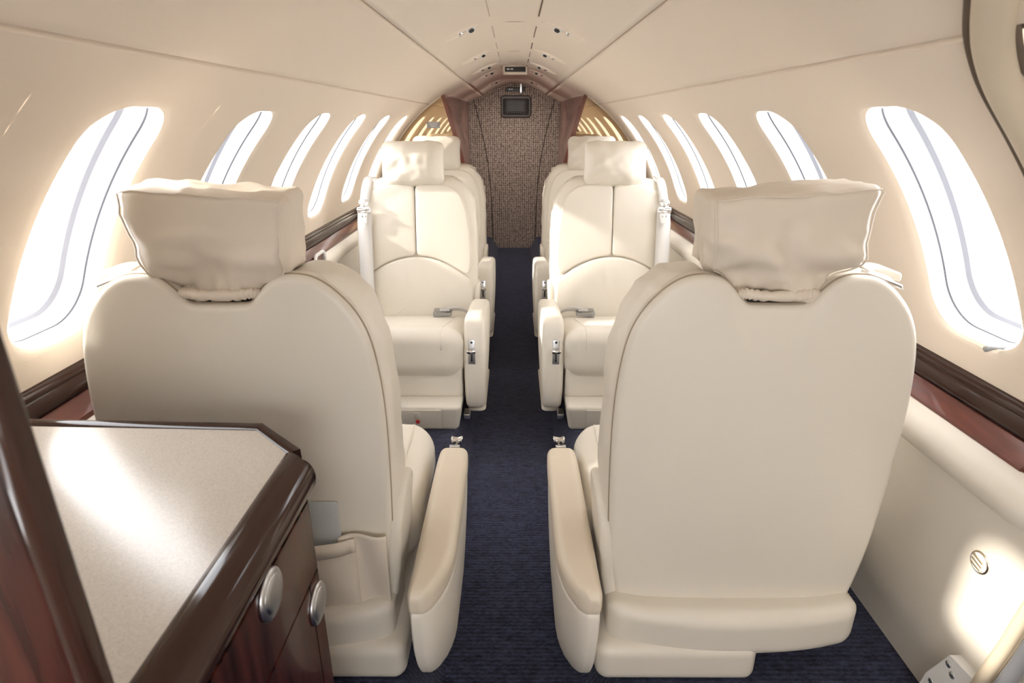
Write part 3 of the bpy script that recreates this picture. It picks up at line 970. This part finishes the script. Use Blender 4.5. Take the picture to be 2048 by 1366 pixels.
        def dfm(v):
            xx, yy, zz = v

            u, w = xx / 0.128, zz / 0.088
            puff = (1 - 0.62 * abs(u) ** 2.6) * (1 - 0.62 * abs(w) ** 2.6)
            yy *= puff * 1.05
            pinch = 1 - 0.05 * (1 - abs(w) ** 2) * abs(u)
            q = Vector((xx * 14 + seed * 7, zz * 14, seed))
            rq = Vector((xx * 11 + seed * 3, zz * 16 + xx * 9, seed * 2))
            d = noise.noise(q) * 0.008 + noise.noise(q * 2.6) * 0.004 + 0.008 * (0.5 - 2.2 * abs(noise.noise(rq))) * max(0.25, min(1, 0.4 + u * -a * 0.9))
            cr = 0.008 * math.exp(-((u * 0.7 - 0.45) ** 2) * 14) * math.sin(w * 7 + u * 6 + seed)
            return Vector((xx * (1 - 0.03 * (1 - u * u) * 0) * pinch, yy + (d + cr) * (1 if yy > 0 else 0.3) * puff, zz * (1 - 0.05 * (1 - abs(u)) * 0) + 0.004 * noise.noise(Vector((u * 3, seed, 1)))))
        hv, hf = soft((0.258, 0.150, 0.176), 0.036, 20, 6, dfm, (0.008 * -a, 0.118, 0.818))
        hr = part('headrest_pillow', lean((hv, hf)), 'leather')
        part('headrest_post', lean(soft((0.09, 0.03, 0.10), 0.01, 1, 2, None, (0, 0.085, 0.76))), 'leather')
    # --- seat cushion (sloping up to a front roll)
    yb_, yf_ = 0.13, cush_front
    L = yf_ - yb_; T = 0.178 if not near else 0.15
    def dfc(v):
        t = v.y / L + 0.5
        top = cush_back + (cush_top - cush_back) * max(0, min(1, t))
        z = top - T / 2 + v.z
        if v.z > 0: z += 0.006 * (1 - (v.x / 0.24) ** 4)
        q = Vector((v.x * 12, v.y * 12, seed + v.z * 8))
        return Vector((v.x * (1 - 0.02 * max(0, t - .85) / .15), v.y + yb_ + L / 2, z + noise.noise(q) * 0.003))
    CW = 0.52 if near else 0.468
    cv, cf = soft((CW, L, T), 0.058, 14, 6, dfc)
    cu = part('seat_cushion', (cv, cf), 'leather')
    for sx in (-1, 1):              # stitched seams of the centre panel
        pp = []
        for k in range(26):
            t = k / 25
            if t < 0.72:
                yy = -L / 2 + 0.03 + (L - 0.088) * t / 0.72; zz = T / 2 + 0.0008
            else:
                ang = (t - 0.72) / 0.28 * 1.9
                if ang < math.pi / 2:
                    yy = L / 2 - 0.058 + 0.0588 * math.sin(ang); zz = T / 2 - 0.058 + 0.0588 * math.cos(ang)
                else:
                    yy = L / 2 + 0.0008; zz = T / 2 - 0.058 - (ang - math.pi / 2) * 0.058
            pp.append(dfc(Vector((sx * (0.165 if not near else 0.21), yy, zz))))
        part('piping', tube(pp, 0.0013, 6), 'leather', cu)
    low = cush_top - T
    # --- skirt under the cushion, pedestal
    part('skirt', soft((0.448, L - 0.03, 0.115 if not near else 0.06), 0.016, 4, 3, None, (0, yb_ + L / 2 - 0.012, 0.148 if not near else 0.11)), 'leather')
    if near:
        def dcap(v):
            t = abs(v.x) / 0.225
            return Vector((v.x, v.y + 0.02 * t * t * max(0, -v.y / 0.08), v.z + 0.014 * t ** 6 * (0.5 + v.z / 0.098) + 0.014 * t ** 4 * (0.5 - v.z / 0.098)))
        part('lower_cap', soft((0.462, 0.16, 0.098), 0.028, 12, 5, dcap, (0.006 * a, 0.024, 0.100)), 'shell')
        part('pedestal', soft((0.30, 0.42, 0.085), 0.024, 6, 4, None, (0.107 * a, 0.150, 0.040)), 'shell')
        part('seat_frame', soft((0.40, 0.34, 0.10), 0.02, 2, 3, None, (0.0, 0.25, 0.13)), 'shell')
    else:
        part('pedestal', soft((0.452, base_front - 0.12, 0.100), 0.016, 5, 4, lambda v: Vector((v.x * (1 - 0.06 * (0.5 - v.z / 0.100)), v.y - 0.02 * (0.5 - v.z / 0.100) * (1 if v.y > 0 else 0), v.z)), (0, 0.12 + (base_front - 0.12) / 2, 0.046)), 'shell')
        part('base_panel', soft((0.36, 0.004, 0.076), 0.002, 1, 2, lambda v: Vector((v.x, v.y + v.z * 0.2, v.z)), (-0.022 * a, base_front - 0.0095, 0.046)), 'shell')
        part('panel_latch', soft((0.020, 0.005, 0.026), 0.001, 1, 1, lambda v: Vector((v.x, v.y + v.z * 0.2, v.z)), (0.078 * a, base_front - 0.0055, 0.062)), 'leather')
        if tagred:
            part('red_tag', disc((0.078 * a, base_front - 0.0085, 0.037), (0, 1, 0), 0.0075, 0.002, 10), 'red')
        part('seat_track_foot', soft((0.022, 0.05, 0.02), 0.003, 1, 2, None, (a * 0.235, base_front - 0.12, 0.009)), 'satin')
    # --- aisle-side armrest
    ax = a * arm_x
    if near:
        y0, y1, zt = -0.112, 0.365, 0.257
        La = y1 - y0
        def plan(v, top):
            yy = v.y + (y0 + y1) / 2
            xx = v.x
            lim = 0.036
            if yy < 0.03: lim = -0.030 + 0.066 * math.sqrt(max(0.0, 1 - ((0.03 - yy) / 0.150) ** 2))
            xx = -0.036 + (xx + 0.036) * (lim + 0.036) / 0.072
            if yy > y1 - 0.10: xx *= 1 - 0.10 * ((yy - y1 + 0.10) / 0.10) ** 2
            return xx, yy
        def dcap_(v):
            xx, yy = plan(v, 1)
            return Vector((xx * a + ax, yy, v.z))
        def dbody(v):
            xx, yy = plan(v, 0)
            t = max(0, min(1, 0.5 - v.z / 0.205))
            xx = -0.002 + (xx + 0.002) * (0.93 - 0.14 * t * t)
            yy = yy * 0.985 + 0.06 * t ** 3 * max(0, min(1, (0.15 - yy) / 0.25)) - 0.12 * t ** 2 * max(0, min(1, (yy - 0.1) / 0.25))
            return Vector((xx * a + ax, yy, v.z))
        arm = part('armrest', soft((0.072, La, 0.205), 0.016, 16, 4, dbody, (0, 0, 0.1145)), 'leather')
        part('arm_pad', soft((0.072, La, 0.052), 0.019, 18, 5, dcap_, (0, 0, zt - 0.026)), 'armcap', arm)
        yl, zl = y1, 0.225
    else:
        prof = [(0.20, 0.30), (0.30, 0.330), (0.48, 0.352), (0.585, 0.366), (0.622, 0.362), (0.640, 0.345), (0.652, 0.31), (0.662, 0.24), (0.664, 0.16), (0.656, 0.09), (0.640, 0.045), (0.61, 0.034), (0.56, 0.040), (0.40, 0.09), (0.26, 0.16), (0.20, 0.22)]
        ol = crom(prof, 5, closed=True)
        bm_ = pad(ol, -0.034, 0.034, 0.018, 0.003, 0.003, 5, 4, 'yz')
        arm = part('armrest', ([Vector((v.x * (1 + 0.06 * math.sin((v.z - 0.03) * 9)) + ax, v.y, v.z)) for v in bm_[0]], bm_[1]), 'leather')
        part('arm_pad', pad([(ax + px, py) for px, py in rrect(0, 0.40, 0.032, 0.19, 0.02, 6)], 0.0, 0.010, 0.006, 0, 0.001, 3, 3, 'xy'), 'leather', arm)
        yl, zl = 0.654, 0.258
    # lever plate, slot, knob on the arm's front face
    fx = ax - (0.008 * a if not near else 0)
    bend = 0.0 if near else -0.12
    sh = lambda m: ([Vector((v.x, v.y + (v.z - zl) * bend, v.z)) for v in m[0]], m[1])
    lp = part('lever_plate', sh(soft((0.025, 0.007, 0.086 if not near else 0.06), 0.003, 1, 2, None, (fx, yl + 0.003, zl))), 'satin', arm)
    part('lever_slot', sh(soft((0.006, 0.004, 0.030), 0.001, 1, 1, None, (fx, yl + 0.0068, zl - 0.018))), 'black', arm)
    part('lever_hole', sh(disc((fx, yl + 0.006, zl + 0.033), (0, 1, 0), 0.004, 0.002, 12)), 'black', arm)
    def kn(v):
        t = abs(v.x) / 0.016
        return Vector((v.x, v.y + 0.004 * t * t, v.z * (1 + 0.15 * t) - 0.003 * (1 - t * t)))
    part('lever_knob', soft((0.030, 0.018, 0.013), 0.005, 5, 3, kn, (fx, yl + (0.026 if not near else 0.060), zl + 0.012)), 'chrome', arm)
    part('lever_stem', tube([(fx, yl, zl + 0.006), (fx, yl + (0.022 if not near else 0.055), zl + 0.010)], 0.0045, 10), 'chrome', arm)
    # --- belts
    if near:
        # harness reel cover on the outboard shoulder
        ox = -a
        part('harness_flap', soft((0.062, 0.045, 0.014), 0.004, 4, 3, lambda v: Vector((v.x, v.y, v.z - 0.10 * (v.x * ox) - 0.006 * (v.x / 0.03) ** 2)), (ox * 0.178, 0.070, 0.758)), 'cover')
        part('harness_strap', ribbon([(ox * 0.150, 0.15, 0.752), (ox * 0.158, 0.09, 0.765), (ox * 0.168, 0.045, 0.757), (ox * 0.178, 0.022, 0.744)], (1, 0.0, -0.35 * ox), 0.042, 0.002), 'belt')
        part('harness_buckle', soft((0.060, 0.022, 0.007), 0.003, 2, 2, lambda v: Vector((v.x, v.y, v.z - 0.35 * v.x * ox)), (ox * 0.165, 0.030, 0.752)), 'satin')
    elif strap:
        sx = -a * 0.200
        w = 0.054
        pts = [(sx * 0.97, 0.168, 0.250), (sx * 0.985, 0.188, 0.34), (sx * 0.99, 0.184, 0.45), (sx, 0.176, 0.56), (sx * 1.0, 0.174, 0.655)]
        m_ = lean(ribbon(crom(pts, 6), (1, 0, 0), w, 0.0025)); part('harness_strap', m_, 'belt')
        m_ = lean(ribbon(crom([(sx * 0.99, 0.176, 0.675), (sx * 0.98, 0.172, 0.70), (sx * 0.96, 0.160, 0.735), (sx * 0.955, 0.12, 0.760), (sx * 0.95, 0.07, 0.765)], 5), (1, 0, 0.12), 0.036, 0.0025)); part('harness_strap', m_, 'belt')
        hb = part('harness_buckle', lean(soft((0.054, 0.012, 0.024), 0.004, 2, 3, None, (sx, 0.183, 0.648))), 'chrome')
        part('buckle_bar', lean(tube([(sx - 0.026, 0.192, 0.650), (sx + 0.026, 0.192, 0.650)], 0.004, 10)), 'satin', hb)
        ring = [(sx + 0.017 * math.cos(t), 0.184, 0.676 + 0.013 * math.sin(t)) for t in [2 * math.pi * i / 24 for i in range(24)]]
        part('buckle_ring', lean(tube(ring, 0.0032, 8, True)), 'chrome', hb)
        part('buckle_stud', lean(disc((sx, 0.184, 0.668), (0, 1, 0), 0.006, 0.006, 14, 0.002)), 'chrome', hb)
        part('buckle_tongue', lean(soft((0.030, 0.005, 0.040), 0.002, 2, 2, lambda v: Vector((v.x * (1 + v.z * 8), v.y, v.z)), (sx + 0.002, 0.186, 0.617))), 'white', hb)
        for q in (-1, 1):
            part('tongue_slot', lean(soft((0.004, 0.003, 0.008), 0.001, 1, 1, None, (sx + q * 0.007, 0.189, 0.625))), 'grey', hb)
    if not near:
        # lap belt lying on the cushion beside the aisle arm
        b0 = Vector((a * 0.17, 0.215, cush_back + 0.020))
        path = crom([(a * 0.232, 0.18, cush_back - 0.01), (a * 0.205, 0.20, cush_back + 0.045), (a * 0.165, 0.225, cush_back + 0.064), (a * 0.13, 0.235, cush_back + 0.060)], 6)
        part('lap_belt', ribbon(path, (0, 0.75, 0.65), 0.036, 0.0025), 'belt')
        bk = part('lap_buckle', soft((0.074, 0.050, 0.022), 0.006, 4, 3, lambda v: Vector((v.x, v.y, v.z * (1 - 0.25 * v.x * a / 0.033) - 0.03 * abs(v.x) * 0)), (a * 0.115, 0.240, cush_back + 0.052)), 'darkchrome')
        part('buckle_lever', soft((0.040, 0.036, 0.008), 0.003, 3, 2, None, (a * 0.125, 0.242, cush_back + 0.066)), 'satin', bk)
        part('buckle_mouth', soft((0.010, 0.034, 0.009), 0.002, 1, 2, None, (a * 0.083, 0.240, cush_back + 0.054)), 'black', bk)
    if pocket:
        # pleated leather literature pocket on the back shell
        def sheet(xa, xb, za, zb, yfun, nx=28, nz=24, th=0.003):
            V = []; F = []
            for j in range(nz + 1):
                for i in range(nx + 1):
                    u, w = i / nx, j / nz
                    xx = xa + (xb - xa) * u; zz = za + (zb - za) * w
                    V.append(Vector((xx, yfun(u, w), zz + 0.004 * math.sin(u * 5))))
            o = len(V)
            V += [Vector((v.x, v.y + th, v.z)) for v in V]
            W = nx + 1
            for j in range(nz):
                for i in range(nx):
                    p = j * W + i
                    F.append([p, p + 1, p + W + 1, p + W]); F.append([o + p + W, o + p + W + 1, o + p + 1, o + p])
            rim = [i for i in range(W)] + [j * W + nx for j in range(1, nz + 1)] + [nz * W + i for i in range(nx - 1, -1, -1)] + [j * W for j in range(nz - 1, 0, -1)]
            for q in range(len(rim)):
                i0, i1 = rim[q], rim[(q + 1) % len(rim)]
                F.append([i0, i1, o + i1, o + i0])
            return V, F
        side_f = lambda u, w: -0.016 - 0.010 * w * (1 - u) - 0.004 * math.sin(u * 6 + w * 3)
        part('pocket_gusset', sheet(a * 0.150, a * 0.232, 0.11, 0.300, side_f), 'cover')
        main_f = lambda u, w: -0.022 - (0.026 * w + 0.010) * math.sin(math.pi * min(1, 0.12 + u * 0.9)) ** 0.6 - 0.005 * math.sin(u * 11 + w * 8) * (1 - w)
        pk = part('pocket', sheet(-a * 0.18, a * 0.178, 0.112, 0.288, main_f, 44, 26), 'cover')
        hem = [(-a * 0.18 + a * 0.358 * i / 40, main_f(i / 40, 1.0) - 0.001, 0.286 + 0.004 * math.sin(i / 40 * 5)) for i in range(41)]
        part('pocket_hem', ribbon(hem, (0, 0, 1), 0.028, 0.004), 'cover', pk)
        br = build('brochure_sleeve', *soft((0.15, 0.002, 0.25), 0.0008, 1, 1), 'plasticclear')
        br.location = (x + 0.080, y - 0.0185, ZF + 0.245)
        tag(br, 'clear plastic brochure sleeve standing in the seat-back pocket', 'brochure')
    return root

make_seat(0.410, 0.870, 1, -1, 'cream seat seen from behind, beside the entry-door sidewall, beige headrest cover', near=True, cush_top=0.275, cush_front=0.475, cush_back=0.24, arm_x=0.297, seed=1.3)
make_seat(-0.458, 0.870, 1, 1, 'cream seat seen from behind, next to the wood cabinet, pleated pocket on its back', near=True, cush_top=0.275, cush_front=0.475, cush_back=0.24, arm_x=0.316, seed=2.6, pocket=True)
make_seat(-0.400, 2.495, -1, -1, 'cream leather seat facing the cabinet-side seat back, red tag on its base', rec=math.radians(10), seed=3.1, tagred=True)
make_seat(0.400, 2.495, -1, 1, 'cream leather seat with shoulder belt, facing the seat beside the entry-door sidewall', rec=math.radians(10), seed=4.7)
make_seat(-0.400, 3.270, -1, -1, 'rearmost cream leather seat before the mirror, on the countertop side', rec=math.radians(10), seed=5.9, strap=False)
make_seat(0.400, 3.270, -1, 1, 'rearmost cream leather seat before the mirror, on the entry-door side', rec=math.radians(10), seed=7.2, strap=False)

# ------------------------------------------------------------------ cabinet with countertop
cab = empty('refreshment_cabinet', (-0.5, 0.5, ZF)); tag(cab, 'mahogany cabinet with speckled countertop and round satin latches', 'cabinet')
Lc = Vector(cab.location)
ZT = -0.42
def slab(name, pts, z0, z1, m, parent=cab, sm=False):
    N = len(pts)
    V = [Vector((x, y, z0)) - Lc for x, y in pts] + [Vector((x, y, z1)) - Lc for x, y in pts]
    F = [list(range(N))[::-1], [N + i for i in range(N)]] + [[i, (i + 1) % N, N + (i + 1) % N, N + i] for i in range(N)]
    return build(name, V, F, m, parent, smooth=sm)
plan_in = [(-0.742, 0.30), (-0.305, 0.30), (-0.305, 0.690), (-0.372, 0.752), (-0.742, 0.765)]
slab('countertop', plan_in, ZT - 0.03, ZT, 'counter')
# bull-nose edge along the aisle
prof = crom([(-0.306, -0.4195), (-0.296, -0.4145), (-0.283, -0.414), (-0.271, -0.419), (-0.264, -0.430), (-0.262, -0.444), (-0.265, -0.456), (-0.274, -0.462), (-0.306, -0.462)], 4)
V, F = extrude_y([(p[0], p[1]) for p in prof], [0.30, 0.45, 0.60, 0.668, 0.690])
for i, v in enumerate(V):
    if v.y > 0.68: v.y -= (v.x + 0.306) * 0.75
build('front_edge', [v - Lc for v in V], F, 'brownedge', cab, auto=60)
# thin edge strip at the back and the cut corner
def strip(path, w, z0, z1, nm, m):
    V = []; F = []
    for i, (x, y) in enumerate(path):
        q = Vector(path[min(i + 1, len(path) - 1)]) - Vector(path[max(i - 1, 0)]); q.normalize()
        nx, ny = -q.y, q.x
        for d, z in ((0, z0), (0, z1), (w * 0.35, z1 + 0.003), (w, z1 + 0.002), (w * 1.1, z0)):
            V.append(Vector((x + nx * d, y + ny * d, z)) - Lc)
    for i in range(len(path) - 1):
        for j in range(5): F.append([i * 5 + j, i * 5 + (j + 1) % 5, i * 5 + 5 + (j + 1) % 5, i * 5 + 5 + j])
    F += [[0, 1, 2, 3, 4], [len(V) - 5 + j for j in (4, 3, 2, 1, 0)]]
    build(nm, V, F, m, cab, auto=40)
strip([(-0.30, 0.684), (-0.372, 0.752), (-0.742, 0.765)][::1], -0.016, ZT - 0.04, ZT + 0.001, 'rear_edge', 'brownedge')
# body: front (aisle) face with drawer and lower door, angled corner face
slab('cabinet_body', [(-0.715, 0.30), (-0.276, 0.30), (-0.276, 0.648), (-0.375, 0.760), (-0.715, 0.768)], ZF + 0.0, ZT - 0.03, 'wood')
def face_panel(nm, p0, p1, z0, z1, t=0.009, latch=None):
    q = Vector((p1[0] - p0[0], p1[1] - p0[1])); q.normalize()
    nx, ny = q.y, -q.x
    pts = [p0, p1, (p1[0] - nx * t, p1[1] - ny * t), (p0[0] - nx * t, p0[1] - ny * t)]
    N = 4
    pnl = slab(nm, pts, z0, z1, 'wood')
    if latch:
        cx_, cy_, cz_ = latch
        v, f = disc(Vector((cx_, cy_, cz_)) - Lc, (nx, ny, 0), 0.0285, 0.004, 32, 0.0); r_ = build('latch_ring', v, f, 'satin', pnl)
        v, f = disc(Vector((cx_ + nx * 0.003, cy_ + ny * 0.003, cz_)) - Lc, (nx, ny, 0), 0.0215, 0.002, 32, 0.0015); build('latch_button', v, f, 'satin', pnl)
    return pnl
XA = -0.266
face_panel('drawer_front', (XA, 0.305), (XA, 0.640), -0.568, -0.462, latch=(XA, 0.505, -0.484))
face_panel('cabinet_door', (XA, 0.305), (XA, 0.606), ZF + 0.05, -0.5715)
CA, CB = (-0.2665, 0.642), (-0.352, 0.735)
face_panel('corner_front', CA, CB, -0.568, -0.452)
face_panel('corner_door', (XA, 0.609), (XA, 0.640), ZF + 0.05, -0.5715, latch=(XA, 0.622, -0.612))
face_panel('corner_door', CA, CB, ZF + 0.05, -0.5715)

# foreground divider panel at the far left
dv = empty('divider_panel', (-0.5, 0.262, ZF)); tag(dv, 'dark glossy mahogany divider panel standing in front of the countertop', 'divider')
v, f = soft((0.46, 0.012, 1.00), 0.003, 2, 2, None, (0.010, 0.0, 0.50)); build('panel', v, f, 'wood', dv)
v, f = soft((0.012, 0.018, 1.00), 0.005, 1, 3, None, (0.246, 0.0, 0.50)); build('edge_strip', v, f, 'brownedge', dv)

# ------------------------------------------------------------------ small fittings
# round eyeball vent low on the entry-door side wall
e = empty('side_air_vent', (0.7305, 0.745, -0.648)); tag(e, 'small round pale brass air vent low on the sidewall near the entry door', 'vent')
v, f = disc((0, 0, 0), (-1, 0, 0), 0.0185, 0.003, 32, 0.0); build('vent_rim', v, f, 'brass', e)
v, f = disc((-0.0028, 0, 0), (-1, 0, 0), 0.0155, 0.001, 32, 0.002); build('vent_ball', v, f, 'white', e)
for dz in (-0.007, 0.0, 0.007):
    v, f = soft((0.004, 0.022, 0.003), 0.001, 1, 2, lambda v: Vector((v.x, v.y, v.z + 0.2 * v.y)), (-0.0055, 0, dz)); build('vent_slat', v, f, 'brass', e)
# sill bracket with screws and the door sill tube
br = empty('sill_bracket', (0.712, 0.70, -0.87)); tag(br, 'grey metal bracket plate with screws at the foot of the entry door', 'bracket')
pts = [(0.668, -0.815), (0.728, -0.822), (0.760, -0.90), (0.770, -0.96), (0.690, -0.96)]
V = [Vector((x_ - 0.712, y_ - 0.70, z_ + 0.87)) for x_ in (0.716, 0.735) for y_, z_ in pts]
F = [[0, 1, 2, 3, 4], [9, 8, 7, 6, 5]] + [[i, (i + 1) % 5, 5 + (i + 1) % 5, 5 + i] for i in range(5)]
build('plate', V, F, 'white', br, smooth=False)
for y_, z_ in ((0.724, -0.838), (0.712, -0.848), (0.744, -0.90)):
    v, f = disc((0.004, y_ - 0.70, z_ + 0.87), (-1, 0, 0), 0.0055, 0.002, 18, 0.001); build('screw', v, f, 'satin', br)
sl = empty('door_sill', (0.71, 0.66, -0.75)); tag(sl, 'tan door sill strip with grey tube at the foot of the entry door', 'sill')
Ls = Vector(sl.location)
pa = [Vector(p) - Ls for p in [(0.724, 0.632, -0.56), (0.720, 0.642, -0.64), (0.719, 0.652, -0.72), (0.719, 0.668, -0.81), (0.719, 0.690, -0.95)]]
v, f = tube(pa, 0.010, 10); build('sill_strip', v, f, 'doortrim', sl)
v, f = tube([p + Vector((-0.004, -0.030, 0)) for p in pa], 0.011, 10); build('sill_tube', v, f, 'seal', sl)
# window shade knob
kb = empty('shade_knob', (0.745, 0.87, -0.335)); tag(kb, 'small grey window shade knob under the first window by the entry door', 'knob')
v, f = tube([(0.03, 0, 0.0), (0.01, -0.002, 0.0), (-0.004, -0.004, -0.002)], [0.003, 0.004, 0.005], 10); build('stem', v, f, 'grey', kb)

# cup holder, card and catch on the countertop-side lining
ch = empty('cup_holder', (-0.728, 2.125, -0.505)); tag(ch, 'white framed cup holder recess beside the padded ledge', 'cup holder')
Lh = Vector(ch.location)
ol = rrect(0, 0, 0.055, 0.05, 0.022, 7)
v, f = tube([(0.02, p[0], p[1]) for p in ol], 0.006, 8, True); build('holder_frame', v, f, 'white', ch)
v, f = soft((0.012, 0.10, 0.09), 0.005, 1, 2, None, (0.010, 0, 0)); build('holder_back', v, f, 'redwood', ch)
v, f = disc((0.024, 0.0, -0.03), (0, 0, 1), 0.022, 0.045, 20, -0.004); build('cup', v, f, 'white', ch)
cd = empty('safety_card', (-0.712, 2.33, -0.595)); tag(cd, 'white printed information card hanging below the padded ledge', 'card')
v, f = soft((0.003, 0.07, 0.11), 0.001, 1, 2); build('card_sheet', v, f, 'white', cd)
for i in range(4):
    v, f = soft((0.001, 0.04 - 0.004 * i, 0.004), 0.0003, 1, 1, None, (0.002, 0, 0.03 - 0.018 * i)); build('text_line', v, f, 'ink', cd, smooth=False)
v, f = soft((0.006, 0.045, 0.012), 0.002, 1, 2, None, (0.002, 0, 0.052)); build('clip', v, f, 'grey', cd)
